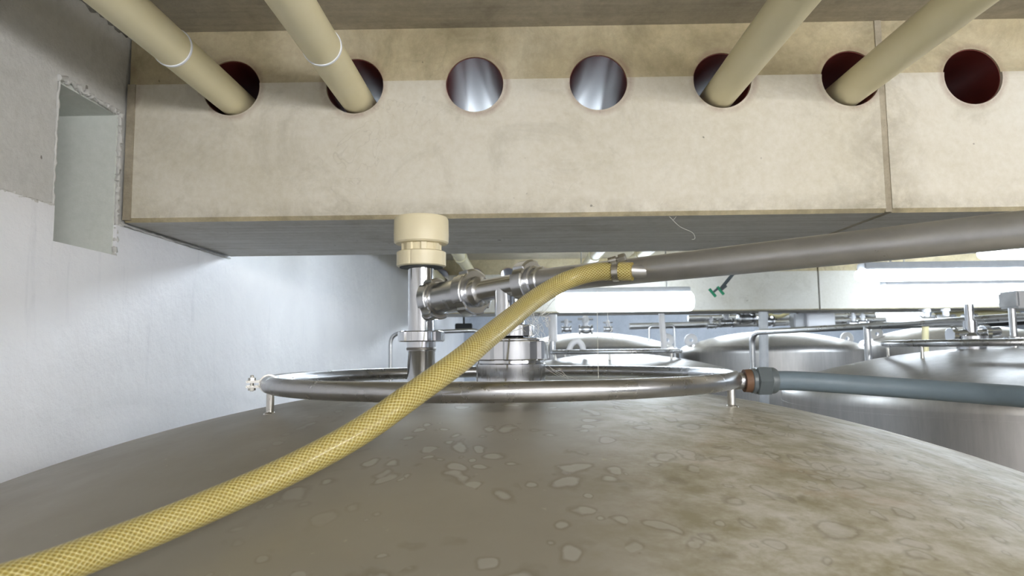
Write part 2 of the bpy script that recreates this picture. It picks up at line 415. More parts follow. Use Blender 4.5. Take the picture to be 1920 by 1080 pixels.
# ceiling beams with sleeved holes
HOLES = [-.676, -.384, -.102, .188, .477, .775, 1.058]; HZ = .621; HR = .0675
def cut(o, cutter_bm):
    me = bpy.data.meshes.new('c'); cutter_bm.to_mesh(me); cutter_bm.free()
    c = bpy.data.objects.new('c', me); C.objects.link(c)
    md = o.modifiers.new('b', 'BOOLEAN'); md.object = c; md.operation = 'DIFFERENCE'; md.solver = 'EXACT'
    dg = bpy.context.evaluated_depsgraph_get(); ev = o.evaluated_get(dg)
    nm = bpy.data.meshes.new_from_object(ev); o.modifiers.clear(); o.data = nm
    bpy.data.objects.remove(c)
def beam(root_label, x0, x1, yb, holes, name='ceiling_beam'):
    ye = yb + YE - YB
    root = thing(name, root_label, 'beam', ((x0+x1)/2, yb, ZB))
    bm = B(); box(bm, x0, x1, yb, ye, ZB, ZG)
    es = [e for e in bm.edges if all(abs(v_.co.z-ZB) < 1e-5 and abs(v_.co.y-yb) < 1e-5 for v_ in e.verts)]
    bmesh.ops.bevel(bm, geom=es, offset=.009, segments=1, affect='EDGES')
    lower = link('lower_beam', bm, [M['beam'] if yb < 3 else M['beam_plain'], M['beam_under'], M['beam_top']], root, smooth=0)
    bm = B(); box(bm, x0, x1, yb+.005, ye, ZG, ZC)
    upper = link('upper_beam', bm, M['beam_top'], root, smooth=0)
    for o in (lower, upper):
        k = B(); off = -Vector((o.parent.location.x, o.parent.location.y, o.parent.location.z))
        for hx in holes: lathe(k, Vector((hx, yb-.05, HZ)), (0, 1, 0), [(0, HR), (ye-yb+.1, HR)], 48)
        bmesh.ops.translate(k, verts=k.verts, vec=Vector((0, 0, Z0)))
        cut(o, k)
    for p in lower.data.polygons:
        p.material_index = 1 if p.normal.z < -.9 else 2 if p.normal.z < -.5 else 0
    for hx in holes:
        bm = B(); lathe(bm, (hx, yb+.009, HZ), (0, 1, 0), [(0, HR+.0005), (ye-yb-.02, HR+.0005), (ye-yb-.02, HR-.0015), (0, HR-.0015), (0, HR+.0005)], 48, caps=False)
        link('pipe_sleeve', bm, M['sleeve'], root)
    return root
XJ0, XJ1 = .838, .853
beam('pale concrete ceiling beam with six sleeved holes above the near tank', XW, XJ0, YB, HOLES[:6])
rb = beam('pale concrete ceiling beam section right of the vertical mortar joint', XJ1, 6.0, YB, HOLES[6:] + [1.62, 1.91, 2.2, 2.49])
bm = B(); box(bm, XJ0, XJ1, YB+.002, YE, ZB+.001, ZC)
mj = link('mortar_joint', bm, M['mortar'], rb, smooth=0)
# side joint next to the wall
bm = B(); box(bm, XW, XW+.018, YB-.004, YB+.01, ZB+.004, ZG); link('edge_joint', bm, M['mortar'], [o for o in C.objects if o.name == 'ceiling_beam'][0], smooth=0)
YB2 = 5.75
beam('far ceiling beam crossing beyond the bright tube lamp', XW, 2.50, YB2, HOLES[:6])
beam('far ceiling beam section at right behind the long lamps', 2.515, XR, YB2, [2.9, 3.19, 3.48])

# ================================================================ beige pipes through the beams
PVC_LABELS = ['beige plastic pipe through the leftmost hole, pale ring at its joint',
              'beige plastic pipe through the second hole from the left wall',
              'beige plastic pipe with no pale ring, nearest right of the two empty holes',
              'beige plastic pipe entering the hole beside the vertical mortar joint']
for i, (X, ringy) in enumerate(((-.676, 1.278), (-.384, 1.285), (.477, None), (.775, None))):
    root = thing('ceiling_pipe', PVC_LABELS[i], 'pipe', (X, YB, .60-.0375), 'beige pipes running under the ceiling through the beam holes')
    bm = B(); zc = .5955; r = .0372
    tube(bm, [(X, -.9+.6*k, zc) for k in range(13)], r, 40)
    link('pipe_run', bm, M['pvc'], root)
    for yy in (2.6, 4.3):
        bm = B(); lathe(bm, (X, yy, zc), (0, 1, 0), [(0, r+.001), (0, r+.006), (.09, r+.006), (.09, r+.001)], 36); link('pipe_socket', bm, M['pvc'], root)
    if ringy:
        bm = B(); lathe(bm, (X, ringy, zc), (0, 1, 0), [(0, r), (.0004, r+.002), (.005, r+.002), (.0054, r)], 48, caps=False)
        o = link('joint_ring', bm, M['tape'], root); o['label'] = 'pale bluish white ring around the pipe'

# ================================================================ tanks
TR, RS, KN = .885, 2.5, .07
def tank_profile():
    a0 = math.asin((TR-KN)/(RS-KN)); pr = []
    for k in range(41): a_ = a0*k/40; pr.append((-(RS-RS*math.cos(a_)), max(RS*math.sin(a_), 1e-4)))
    kc_r = (RS-KN)*math.sin(a0); kc_z = -(RS-(RS-KN)*math.cos(a0))
    for k in range(1, 11):
        a_ = a0 + (math.pi/2-a0)*k/10; pr.append((kc_z+KN*math.cos(a_), kc_r+KN*math.sin(a_)))
    return pr, kc_z
def dome_z(r): return -(RS-math.sqrt(RS*RS-r*r))
def make_tank(label, cx, cy, apex, mat, lugs=False, mat_shell=None):
    root = thing('storage_tank', label, 'tank', (cx, cy, FL))
    pr, kz = tank_profile()
    bm = B(); lathe(bm, (cx, cy, apex), (0, 0, 1), pr, 160, caps=False)
    bm2 = link('tank_dome', bm, mat, root, smooth=60)
    bm = B(); lathe(bm, (cx, cy, apex), (0, 0, 1), [(kz, TR), (kz-.02, TR), (kz-.02, TR+.002), (kz-.026, TR+.002), (kz-.026, TR), (FL-apex+.25, TR), (FL-apex+.2, TR-.06)], 120)
    link('tank_shell', bm, mat_shell or M['far_dome'], root, smooth=40)
    for k in range(4):
        a_ = math.pi/4+k*math.pi/2; bm = B(); x, y = cx+.7*math.cos(a_), cy+.7*math.sin(a_)
        lathe(bm, (x, y, FL), (0, 0, 1), [(0, .06), (.01, .06), (.012, .035), (.26, .035)], 24); link('leg', bm, M['far_steel'], root)
    if lugs:
        for s in (-1, 1):
            x = cx+s*.79; zl = apex+dome_z(.79); bm = B()
            lathe(bm, (x, cy-.012, zl+.045), (0, 1, 0), [(0, .018), (0, .062), (.004, .066), (.020, .066), (.024, .062), (.024, .018), (0, .018)], 32, caps=False)
            obox(bm, Vector((x-s*.03, cy, zl-.0)), Vector((1, 0, 0)), Vector((0, 1, 0)), Vector((0, 0, 1)), .12, .02, .06)
            o = link('lifting_lug', bm, M['white_plastic'], root); o['label'] = 'round white lug with a centre hole'
    return root
CX, CY, AP = -.02, 1.30, -.060
main = make_tank('nearest stainless tank, dull dome with droplet stains filling the foreground', CX, CY, AP, M['dome'], mat_shell=M['far_dome'])
right = make_tank('large grey tank dome at the right behind the blue-grey hose', 2.05, 2.95, -.015, M['far_dome'])
make_tank('tank just behind the near tank, mostly hidden by its spray ring', .62, 4.55, -.035, M['far_dome'])
make_tank('background tank dome seen under the brightest lamp', .70, 7.0, .16, M['far_dome'], True)
make_tank('background tank with shining shoulder behind the bent rail, between two lugs', 2.52, 7.0, .155, M['far_dome'], True)
make_tank('background tank farthest right, rising behind the large right dome', 4.4, 7.0, .20, M['far_dome'], True)

# central port of the near tank (parts of the tank)
pz = AP - .002; px_, py_ = CX, 1.27
bm = B(); lathe(bm, (px_, py_, pz-.01), (0, 0, 1), [(0, .0645), (.045, .0645), (.047, .062), (.075, .060)], 64); port = link('central_port', bm, M['chrome'], main)
bm = B(); lathe(bm, (px_, py_, -.020), (0, 0, 1), nut_profile(.036, .0705, .004), 96, slot(6, .09, .16, .35)); link('union_nut', bm, M['chrome'], port)
bm = B(); lathe(bm, (px_, py_, .016), (0, 0, 1), [(0, .060), (.002, .060), (.004, .057), (.005, .030), (.008, .0262), (.032, .0262)], 64); link('port_cover', bm, M['chrome'], port)

# ================================================================ spray ring on the near tank
RC = Vector((-.035, 1.285, -.054)); RR, TRD = .412, .0136
ring = thing('spray_ring', 'dull stainless spray ring standing on short legs around the tank port', 'pipe ring', (CX, CY, AP+dome_z(RR)))
bm = B(); tube(bm, [RC + Vector((math.cos(2*math.pi*k/140), math.sin(2*math.pi*k/140), 0))*RR for k in range(140)], TRD, 28, closed=True)
link('ring_tube', bm, M['ring'], ring)
for a_ in (207, -27, 90, 35, 145):
    x, y = RC.x+RR*math.cos(math.radians(a_)), RC.y+RR*math.sin(math.radians(a_)); zt = AP+dome_z(math.hypot(x-CX, y-CY))
    bm = B(); lathe(bm, (x, y, zt-.003), (0, 0, 1), [(0, .011), (.003, .010), (.005, .0062), (-.054-zt-.008, .0062)], 24); link('leg', bm, M['bolt'], ring)
bm = B()
for k in range(40):
    a_ = math.radians(5+170*k/39); d = Vector((math.cos(a_), math.sin(a_), 0)); c = RC + d*(RR-TRD*.92) + Vector((0, 0, -.0045))
    sphere(bm, c, .0013, 8)
o = link('spray_nozzle', bm, M['chrome'], ring); o['kind'] = 'stuff'
# hinged clamp at the left end
ca = math.radians(197); cdv = Vector((math.cos(ca), math.sin(ca), 0)); ct = Vector((-cdv.y, cdv.x, 0)); cc = RC + cdv*RR
clamp = B(); lathe(clamp, cc-ct*.008, ct, [(0, TRD+.0002), (0, TRD+.0026), (.016, TRD+.0026), (.016, TRD+.0002)], 40, caps=False)
clo = link('pipe_clamp', clamp, M['bolt'], ring)
bm = B()
for s in (-1, 1):
    obox(bm, cc + cdv*(TRD+.010) + Vector((0, 0, s*.0042)), cdv, ct, Vector((0, 0, 1)), .024, .016, .0024, .0008)
link('clamp_ear', bm, M['bolt'], clo)
for s in (-.0, ):
    b0 = cc + cdv*(TRD+.014)
    bm = B(); lathe(bm, b0 - Vector((0, 0, .012)), (0, 0, 1), [(0, .0028), (.0005, .0032), (.026, .0032), (.027, .002)], 16)
    lathe(bm, b0 + Vector((0, 0, .0056)), (0, 0, 1), [(0, .0062), (.005, .0062)], 24, hexf)
    lathe(bm, b0 + Vector((0, 0, -.0106)), (0, 0, 1), [(0, .0062), (.005, .0062)], 24, hexf)
    link('bolt', bm, M['bolt'], clo)
# inlet stub to the right
IN0 = P(1368, 715, 1.135); IN1 = P(1396, 714, 1.140)
i_dir = (IN1-IN0).normalized()
bm = B(); tube(bm, [RC+Vector((RR*math.cos(math.radians(-38)), RR*math.sin(math.radians(-38)), 0)), IN0, IN1+i_dir*.01], TRD+.0003, 28); link('inlet_stub', bm, M['ring'], ring)
bm = B(); lathe(bm, IN0-i_dir*.002, i_dir, [(0, TRD), (.001, TRD+.001), (.003, TRD+.001), (.004, TRD)], 32, caps=False); link('weld_seam', bm, M['steel'], ring)
# union + blue-grey hose
u = thing('hose_union', 'dark grey screwed union with rusty collar joining ring and hose', 'pipe fitting', IN1)
ud = (P(1457, 713.5, 1.140)-IN1).normalized(); UL = (P(1457, 713.5, 1.140)-IN1).length
bm = B(); lathe(bm, IN1-ud*.001, ud, [(0, .0165), (.0, .0185), (.011, .0192), (.011, .016)], 40)
o = link('rusty_collar', bm, M['rust'], u); o['label'] = 'rust-brown collar'
bm = B(); lathe(bm, IN1+ud*.009, ud, [(0, .018), (.002, .0205), (.009, .0205), (.009, .019)], 40); link('back_ring', bm, M['union'], u)
bm = B(); lathe(bm, IN1+ud*.017, ud, [(0, .0225), (.002, .0255), (.022, .0255), (.024, .0235)], 48, hexf, ph=.25); link('hexagon_nut', bm, M['union'], u)
bm = B(); lathe(bm, IN1+ud*.039, ud, [(0, .021), (.003, .0215), (UL-.045, .0215), (UL-.041, .0195), (UL-.041, .016)], 40); link('hose_socket', bm, M['union'], u)
hp = [IN1+ud*(UL-.012), P(1500, 714.5, 1.14), P(1600, 721, 1.13), P(1720, 729.5, 1.10), P(1840, 738, 1.05), P(1930, 745, 1.0), P(2100, 765, .92), P(2350, 820, .8)]
bm = B(); tube(bm, catmull(hp, 12), .0158, 32)
tag(link('rubber_hose', bm, M['blue_hose'], at=hp[0]), 'blue-grey rubber hose running right from the ring union', 'hose')

# ================================================================ vertical stainless pipe with plastic vent
VX = P(790, 600, 1.42); VX = Vector((VX.x, 1.42, 0)); zf = AP + dome_z(math.hypot(VX.x-CX, 1.42-CY))
def zat(y, Y=1.42, x=790): return P(x, y, Y).z
vp = thing('standing_pipe', 'polished stainless pipe standing on the near tank below the ivory vent', 'pipe', (VX.x, VX.y, zf))
A = P(790, 566, 1.42); Bn = P(1008, 527, 1.205); Cn = P(1920, 430, .741)
bm = B(); lathe(bm, (VX.x, VX.y, zf-.004), (0, 0, 1), [(0, .0285), (zat(655)-zf-.002, .0285), (zat(655)-zf, .0295), (zat(652)-zf, .0295)], 48); link('lower_pipe', bm, M['chrome'], vp)
bm = B(); lathe(bm, (VX.x, VX.y, zat(657)), (0, 0, 1), [(0, .0285), (.001, .0305), (.004, .031), (.006, .0302), (.008, .0285)], 48); link('weld_bead', bm, M['weld'], vp)
bm = B(); lathe(bm, (VX.x, VX.y, zat(653)), (0, 0, 1), [(0, .0300), (.010, .0302), (.018, .0302), (.018, .026)], 48); link('pipe_liner', bm, M['chrome'], vp)
bm = B(); lathe(bm, (VX.x, VX.y, zat(641)), (0, 0, 1), nut_profile(zat(621)-zat(641), .0485, .0035), 96, slot(6, .08, .14, .45)); link('union_nut', bm, M['chrome'], vp)
bm = B(); lathe(bm, (VX.x, VX.y, zat(623)), (0, 0, 1), [(0, .0272), (zat(494)-zat(623), .0272)], 56)
link('tee_pipe', bm, M['chrome'], vp)
# ---- branch pipe assembly
br = thing('branch_pipe', 'horizontal stainless branch with slotted union nuts joining both upright pipes', 'pipe', A)
d1, a1, b1 = frame(Bn-A); L1 = (Bn-A).length
def s_at(x):      # distance from A to the point of the run that projects nearest pixel column x
    best = min(range(0, 1001), key=lambda k: abs(pxcol(A+d1*(L1*k/800)) - x)); return L1*best/800
def pxcol(p): return 960 + FPX*p.dot(RT)/p.dot(fw)
s1, s2, s3 = s_at(818), s_at(884), s_at(990)
bm = B(); lathe(bm, A+d1*.018, d1, [(0, .0262), (s1-.02, .0262), (s1-.014, .031)], 48); link('tee_neck', bm, M['chrome'], br)
bm = B(); lathe(bm, A+d1*(s1-.014), d1, nut_profile(.024, .0425, .003), 96, slot(4, .09, .17, .9)); link('union_nut', bm, M['steel'], br)
bm = B(); lathe(bm, A+d1*(s1+.008), d1, [(0, .0345), (.002, .0345), (.004, .0325), (s2-s1-.018, .0325)], 56); link('sight_body', bm, M['steel'], br)
bm = B(); lathe(bm, A+d1*(s2-.013), d1, nut_profile(.026, .0455, .003), 96, slot(4, .09, .17, .9)); link('union_nut', bm, M['steel'], br)
bm = B(); lathe(bm, A+d1*(s2+.012), d1, [(0, .0300), (.004, .0300), (.006, .0285), (.018, .0280), (.022, .0235), (.026, .0207), (s3-s2, .0207)], 56); link('reducer', bm, M['steel'], br)
bm = B(); lathe(bm, A+d1*(s3-.010), d1, nut_profile(.026, .0400, .003), 96, slot(4, .09, .17, .5)); link('union_nut', bm, M['steel'], br)
bm = B(); lathe(bm, A+d1*(s3+.015), d1, [(0, .0285), (.005, .0285), (.006, .0245), (.018, .0240), (.020, .0205)], 56); link('pipe_liner', bm, M['steel'], br)
# down pipe to the port
sm = A + d1*s_at(948); DXY = Vector((px_+.0, py_, 0))
# run the branch's drop pipe straight down at the port's axis
q = sm
bm = B(); lathe(bm, (q.x, q.y, .040), (0, 0, 1), [(0, .0205), (q.z-.040, .0205)], 48)
link('drop_pipe', bm, M['chrome'], br)
bm = B(); lathe(bm, (px_, py_, zat(632, 1.27, 958)), (0, 0, 1), nut_profile(.022, .0455, .003), 96, slot(6, .08, .14, .2)); link('union_nut', bm, M['chrome'], br)
bm = B(); lathe(bm, (px_, py_, .040), (0, 0, 1), [(0, .0262), (.014, .0262), (.022, .0215)], 48); link('drop_liner', bm, M['chrome'], br)

# ---- long grey pipe
d2 = (Cn-Bn).normalized()
lp = thing('long_steel_pipe', 'long dull grey steel pipe sloping up to the right edge', 'pipe', Bn)
bm = B(); P0 = A+d1*(s3+.03); tube(bm, round_corners([P0, Bn+d2*.03, Cn+d2*.6], .03), .0207, 40); link('pipe_run', bm, M['pipe'], lp)

# ---- ivory vent valve
iv = thing('vent_valve', 'ivory plastic vent valve capping the upright stainless pipe', 'valve', (VX.x, VX.y, zat(500)))
zz = [zat(y) for y in (500, 497, 474, 471)]
bm = B(); lathe(bm, (VX.x, VX.y, zat(501)), (0, 0, 1), nut_profile(zat(472)-zat(501), .0515, .004), 96, slot(4, .03, .03, .3)); link('union_nut', bm, M['ivory'], iv)
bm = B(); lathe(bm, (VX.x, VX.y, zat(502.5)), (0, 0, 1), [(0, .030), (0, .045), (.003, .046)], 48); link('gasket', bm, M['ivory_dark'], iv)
bm = B(); lathe(bm, (VX.x, VX.y, zat(473)), (0, 0, 1), [(0, .042), (.018, .042), (.019, .0435), (zat(444)-zat(473), .0435)], 96, slot(8, .09, .22, .15)); link('valve_body', bm, M['ivory'], iv)
bm = B(); lathe(bm, (VX.x, VX.y, zat(458)), (0, 0, 1), [(0, .040), (0, .0535), (.003, .0568), (.018, .0575), (zat(408)-zat(458)-.006, .0568), (zat(408)-zat(458)-.001, .054), (zat(408)-zat(458), .050), (zat(408)-zat(458)+.002, .02), (zat(408)-zat(458)+.002, .0001)], 72); link('valve_cap', bm, M['ivory'], iv)

# ================================================================ braided hose
hpts = [(-260, 1180, .42), (-120, 1135, .455), (0, 1098, .48), (90, 1068, .505), (170, 1038, .53), (260, 1003, .56), (350, 966, .59), (430, 932, .62), (500, 901, .645), (570, 867, .67), (640, 830, .69), (700, 793, .71), (760, 750, .735), (860, 678, .80), (905, 640, .85), (960, 595, .94), (1000, 563, 1.0), (1035, 540, 1.04), (1070, 523, 1.06), (1120, 510, 1.055), (1186, 509, 1.035)]
hs = catmull([P(*q) for q in hpts], 12)
bh = thing('braided_hose', 'yellow braided hose crossing the foreground up to a hose clamp', 'hose', P(*hpts[6]))
bm = B(); tube(bm, hs, .0142, 48, uv=True); link('hose_tube', bm, M['hose'], bh, smooth=60)
e0, e1 = P(1150, 509.5, 1.045), P(1163, 509, 1.041)
hd = (e1-e0).normalized()
bm = B(); lathe(bm, e0, hd, [(0, .0143), (0, .0153), (.0095, .0153), (.0095, .0143)], 48, caps=False)
cl = thing('hose_clamp', 'steel worm-drive clamp around the end of the yellow hose', 'clamp', e0)
link('clamp_band', bm, M['bolt'], cl)
sx = P(1140, 490, 1.04); sy = P(1176, 481, 1.03); sd = (sy-sx).normalized()
bm = B(); lathe(bm, sx, sd, [(0, .003), (.001, .0052), (.013, .0056), (.014, .004)], 20)
link('screw_housing', bm, M['bolt'], cl)
bm = B(); lathe(bm, sx+sd*.014, sd, [(0, .003), (.003, .003), (.003, .0065), (.0125, .0068), (.014, .0055)], 24, hexf); link('screw_head', bm, M['bolt'], cl)
bm = B(); tube(bm, [P(1163, 505, 1.04), P(1186, 508, 1.04), P(1215, 509, 1.045)], .010, 20); link('hose_barb', bm, M['pipe'], bh)

# ================================================================ lamps
LAMP_G = 'tube lamps hanging under the ceiling'
def lamp(label, x0, x1, y, z, mat, hgt=.07, dep=.11, housing=True, tilt=0.0):
    root = thing('tube_lamp', label, 'lamp', ((x0+x1)/2, y, z), LAMP_G)
    bm = B(); d = Vector((x1-x0, 0, tilt)).normalized(); L = x1-x0
    pr = [(0, .02), (.006, .75), (.02, .95), (.04, 1), (L-.04, 1), (L-.02, .95), (L-.006, .75), (L, .02)]
    lathe(bm, (x0, y, z), d, [(a_, b_*hgt) for a_, b_ in pr], 24, None); link('diffuser', bm, mat, root)
    if housing:
        bm = B(); box(bm, x0+.03, x1-.03, y-dep*.45, y+dep*.45, z+hgt*.9, z+hgt*.9+.04, .006); link('lamp_housing', bm, M['lamp_house'], root)
    for xx in (x0+.2, x1-.2):
        bm = B(); tube(bm, [(xx, y, z+hgt*.9+.03), (xx, y, ZC)], .005, 8); link('hanger', bm, M['far_steel'], root)
def hx(px, Y): return P(px, 560, Y).x
lamp('brightest tube lamp, glowing just below the long grey pipe', hx(1042, 5.2), hx(1300, 5.2), 5.2, P(1170, 566, 5.2).z, M['lamp_back'], .075)
lamp('long tube lamp in front of the far beam at the right edge', hx(1650, 5.25), 4.9, 5.25, P(1780, 551, 5.25).z, M['lamp_back'], .075)
lamp('tube lamp hanging nearest the right edge above the other long lamps', P(1605, 520, 3.9).x, 3.7, 3.9, P(1760, 515, 3.9).z, M['lamp_back'], .035)
lamp('short stretch of tube lamp showing beneath the grey pipe at the right edge', P(1835, 476, 3.0).x, 3.6, 3.0, P(1890, 474, 3.0).z, M['lamp_back'], .03)
lamp('small far tube lamp beyond the far beam, above the distant pipework', P(1628, 594, 8.0).x, P(1735, 594, 8.0).x, 8.0, P(1680, 594, 8.0).z, M['lamp_back'], .05)
for k, (lx0, lx1, ly, wh) in enumerate(((.2, 1.9, 8.3, 'left'), (2.3, 4.0, 8.3, 'middle'), (4.4, 6.1, 8.3, 'right'))):
    lamp('added unseen fill lamp in a row beyond the far beam, %s one of the three' % wh, lx0, lx1, ly, .56, M['fill_rear'], .06)  # unseen row added to brighten the background
# near-side lamps out of view: one follows pipe shadows, the others added as fill
lamp('added fill lamp hidden above the lower edge of the near beam, close to the white wall', -.62, .75, 2.75, .47, M['fill_near'], .035)  # added out of sight to brighten the white wall
lamp('tube lamp on the near side of the beam, behind the viewer', .15, 1.65, -.9, .38, M['lamp_front'], .05)
lamp('added unseen fill lamp behind the viewer, farther right', 2.2, 3.7, -.9, .38, M['lamp_front'], .05)  # extra unseen lamp, added to raise the near-side brightness

# ================================================================ rails, pipework in the background
def rail(label, paths, r, mat=None, name='pipe_rail', feet=True):
    root = thing(name, label, 'rail', paths[0][0])
    for k, pth in enumerate(paths):
        bm = B(); tube(bm, pth, r, 16); link('rail_tube' if k == 0 else 'post', bm, mat or M['far_steel'], root)
    return root
zr = P(1430, 623, 4.8).z
ra = [Vector((P(1412, 690, 4.8).x, 4.8, -.22)), Vector((P(1412, 690, 4.8).x, 4.8, zr)), P(1640, 611, 3.85), P(1925, 594, 3.05), P(2300, 570, 2.5)]
pm = P(1625, 612, 3.9)
rail('bent stainless handrail rising right above the far tank domes', [round_corners(ra, .09), [pm, Vector((pm.x, pm.y, -.35))]], .019)
rb0 = P(732, 690, 4.4); z1 = P(760, 625, 4.4).z
rail('thin bent stainless rail beside the white wall, behind the upright pipe', [round_corners([Vector((rb0.x, 4.4, -.25)), Vector((rb0.x, 4.4, z1)), Vector((P(905, 620, 4.4).x, 4.4, P(905, 619, 4.4).z)), Vector((P(905, 620, 4.4).x, 4.4, -.25))], .07)], .013)
rail('faint thin pipe loop behind the brightest lamp, left of a white lug', [round_corners([P(1217, 640, 6.0), P(1217, 612, 6.0), P(1264, 611, 6.0), Vector((P(1264, 690, 6.0).x, 6.0, FL))], .03)], .010)

def bgpipe(label, pts, r, mat='far_steel', name='process_pipe', cat='pipe', group=None):
    bm = B(); tube(bm, round_corners([P(*q) for q in pts], .05), r, 14)
    return tag(link(name, bm, M[mat], at=P(*pts[0])), label, cat, group)
bgpipe('upper horizontal process pipe in front of the dark gap under the far beam', [(1290, 597, 6.6), (1520, 594, 6.6), (1640, 592, 6.6)], .032)
bgpipe('lower horizontal process pipe just above the shining background dome', [(1180, 612, 6.5), (1400, 607, 6.5), (1660, 600, 6.5)], .030)
bgpipe('long process pipe passing above the farthest right background tank', [(1640, 610, 6.3), (1780, 607, 6.3), (1960, 601, 6.3)], .036)
bgpipe('dark cable pipe above the large right tank, at the right edge', [(1840, 603, 5.2), (1930, 597, 5.2), (2050, 590, 5.2)], .045, 'black')
bgpipe('pale curved tube sagging below the far beam, left of the white box', [(1432, 584, 6.4), (1445, 592, 6.4), (1462, 595, 6.4), (1478, 586, 6.4)], .018, 'cream_tube', 'curved_tube')
bgpipe('pale horizontal pipe above the dark pipe near the right edge', [(1750, 592, 6.2), (1850, 588, 6.2), (1910, 590, 6.2)], .03, 'cream_tube')
bgpipe('upright cream plastic tube standing behind the large right dome', [(1735, 600, 4.4), (1735, 662, 4.4)], .020, 'cream_tube', 'upright_tube')
bgpipe('pale upright flat post behind the bent handrail', [(1431, 585, 5.6), (1440, 1195, 5.6)], .036, 'lamp_house', 'upright_post')
bgpipe('bright upright pipe left below the brightest lamp', [(1036, 590, 4.9), (1037, 640, 4.9)], .032, 'white_plastic', 'upright_tube')
bgpipe('dark lower end of the upright pipe beside the port nut', [(1036, 640, 4.9), (1037, 676, 4.9)], .022, 'far_steel', 'upright_tube')
bgpipe('white upright pipe under the right end of the brightest lamp', [(1240, 588, 4.7), (1246, 662, 4.7)], .020, 'white_plastic', 'upright_tube')
bgpipe('white bent tube arching over the tank behind the spray ring', [(1064, 664, 4.3), (1072, 644, 4.3), (1083, 638, 4.3), (1091, 646, 4.3), (1096, 664, 4.3)], .018, 'white_plastic', 'bent_tube')

# rings on the two neighbouring tanks
def small_ring(label, cx, cy, z, r=.44, legs=6, apex=None):
    root = thing('spray_ring', label, 'pipe ring', (cx, cy, apex+dome_z(r)))
    bm = B(); tube(bm, [Vector((cx+r*math.cos(2*math.pi*k/90), cy+r*math.sin(2*math.pi*k/90), z)) for k in range(90)], .0145, 16, closed=True); link('ring_tube', bm, M['ring'], root)
    for k in range(legs):
        a_ = 2*math.pi*(k+.3)/legs; x, y = cx+r*math.cos(a_), cy+r*math.sin(a_)
        bm = B(); tube(bm, [(x, y, apex+dome_z(r)-.003), (x, y, z-.005)], .007, 12); link('leg', bm, M['bolt'], root)
small_ring('spray ring on the large grey tank dome at right', 2.05, 2.95, -.012+.018, .44, 6, -.015)
small_ring('spray ring seen as a dark line on the tank behind the near one', .62, 4.55, -.022, .42, 6, -.035)

# valves: body, bonnet, handle
def valve(label, p, s=1.0, mat='far_steel', hmat='white_plastic', group='valves on the background pipework'):
    root = thing('valve', label, 'valve', p, group); p = Vector(p)
    bm = B(); lathe(bm, p-Vector((.05*s, 0, 0)), (1, 0, 0), [(0, .035*s), (.012*s, .035*s), (.014*s, .022*s), (.035*s, .030*s), (.065*s, .030*s), (.086*s, .022*s), (.088*s, .035*s), (.1*s, .035*s)], 20); link('valve_body', bm, M[mat], root)
    bm = B(); lathe(bm, p, (0, 0, 1), [(0, .018*s), (.05*s, .018*s), (.055*s, .026*s), (.085*s, .024*s), (.105*s, .012*s)], 20); link('actuator', bm, M[hmat], root)
    bm = B(); tube(bm, [p+Vector((-.055*s, 0, .075*s)), p+Vector((.055*s, 0, .075*s))], .008*s, 10); link('handle', bm, M[mat], root)
for (x, y, Y, s, lb) in ((1334, 611, 6.3, .8, 'smallest white-topped valve on the lower process pipe'),
                       (1362, 606, 6.3, 1.2, 'white-topped valve second from left on the lower process pipe'),
                       (1399, 598, 6.2, 1.5, 'tall white valve left of the bent handrail'),
                       (1436, 603, 6.2, 1.4, 'white valve right above the bent end of the handrail'),
                       (1062, 617, 6.4, .9, 'white valve under the left end of the brightest lamp'),
                       (1098, 618, 6.4, 1.3, 'broad white valve on the tank under the brightest lamp'),
                       (1140, 617, 6.4, .8, 'small white valve right of the broad one under the brightest lamp'),
                       (1600, 607, 6.0, .9, 'white valve right of the pale box on the process pipe'),
                       (1618, 605, 6.0, .8, 'valve beside the left end of the small far lamp'),
                       (1738, 601, 5.8, 1.3, 'valve standing over the upright cream tube'),
                       (1774, 600, 5.8, 1.4, 'white valve right of the upright cream tube'),
                       (1818, 597, 5.8, 1.1, 'white valve above the fittings of the large right tank')):
    valve(lb, P(x, y, Y), s)
# fittings on the centre of the right tank
pr_ = Vector((2.05, 2.95, -.015)); pr2 = P(1822, 655, 2.95); pr2 = Vector((pr2.x, 2.95, -.02))
fit = thing('tank_fitting', 'cluster of stainless connections on the centre of the right tank', 'pipe fitting', pr2)
bm = B(); lathe(bm, pr2, (0, 0, 1), [(0, .055), (.03, .055), (.03, .064), (.055, .064), (.055, .04), (.07, .026), (.12, .026)], 40); link('port', bm, M['chrome'], fit)
bm = B(); tube(bm, [pr2+Vector((0, 0, .11)), pr2+Vector((0, 0, .19))], .018, 16); link('upright_pipe', bm, M['chrome'], fit)
bm = B(); tube(bm, [pr2+Vector((-.08, 0, .06)), pr2+Vector((.12, 0, .075))], .02, 16); link('side_branch', bm, M['chrome'], fit)
bm = B(); lathe(bm, pr2+Vector((-.09, 0, .06)), (1, 0, 0), nut_profile(.022, .036, .003), 32, slot(4, .09, .17)); link('union_nut', bm, M['chrome'], fit)
bm = B(); lathe(bm, pr2+Vector((.05, 0, .068)), (1, 0, 0), nut_profile(.022, .036, .003), 32, slot(4, .09, .17)); link('union_nut', bm, M['chrome'], fit)
p9 = P(1912, 690, 2.9)
post = thing('hanging_cabinet', 'pale box at the right edge over an upright stainless pipe', 'box', Vector((p9.x, 2.9, -.03)))
bm = B(); q0, q1 = P(1896, 578, 2.9), P(1960, 545, 2.9); box(bm, q0.x, q1.x, 2.86, 2.98, q0.z, q1.z, .008); link('box_body', bm, M['lamp_house'], post)
bm = B(); tube(bm, [Vector((P(1908, 640, 2.9).x, 2.92, q0.z)), Vector((P(1908, 640, 2.9).x, 2.92, -.06))], .014, 16); link('post', bm, M['far_steel'], post)
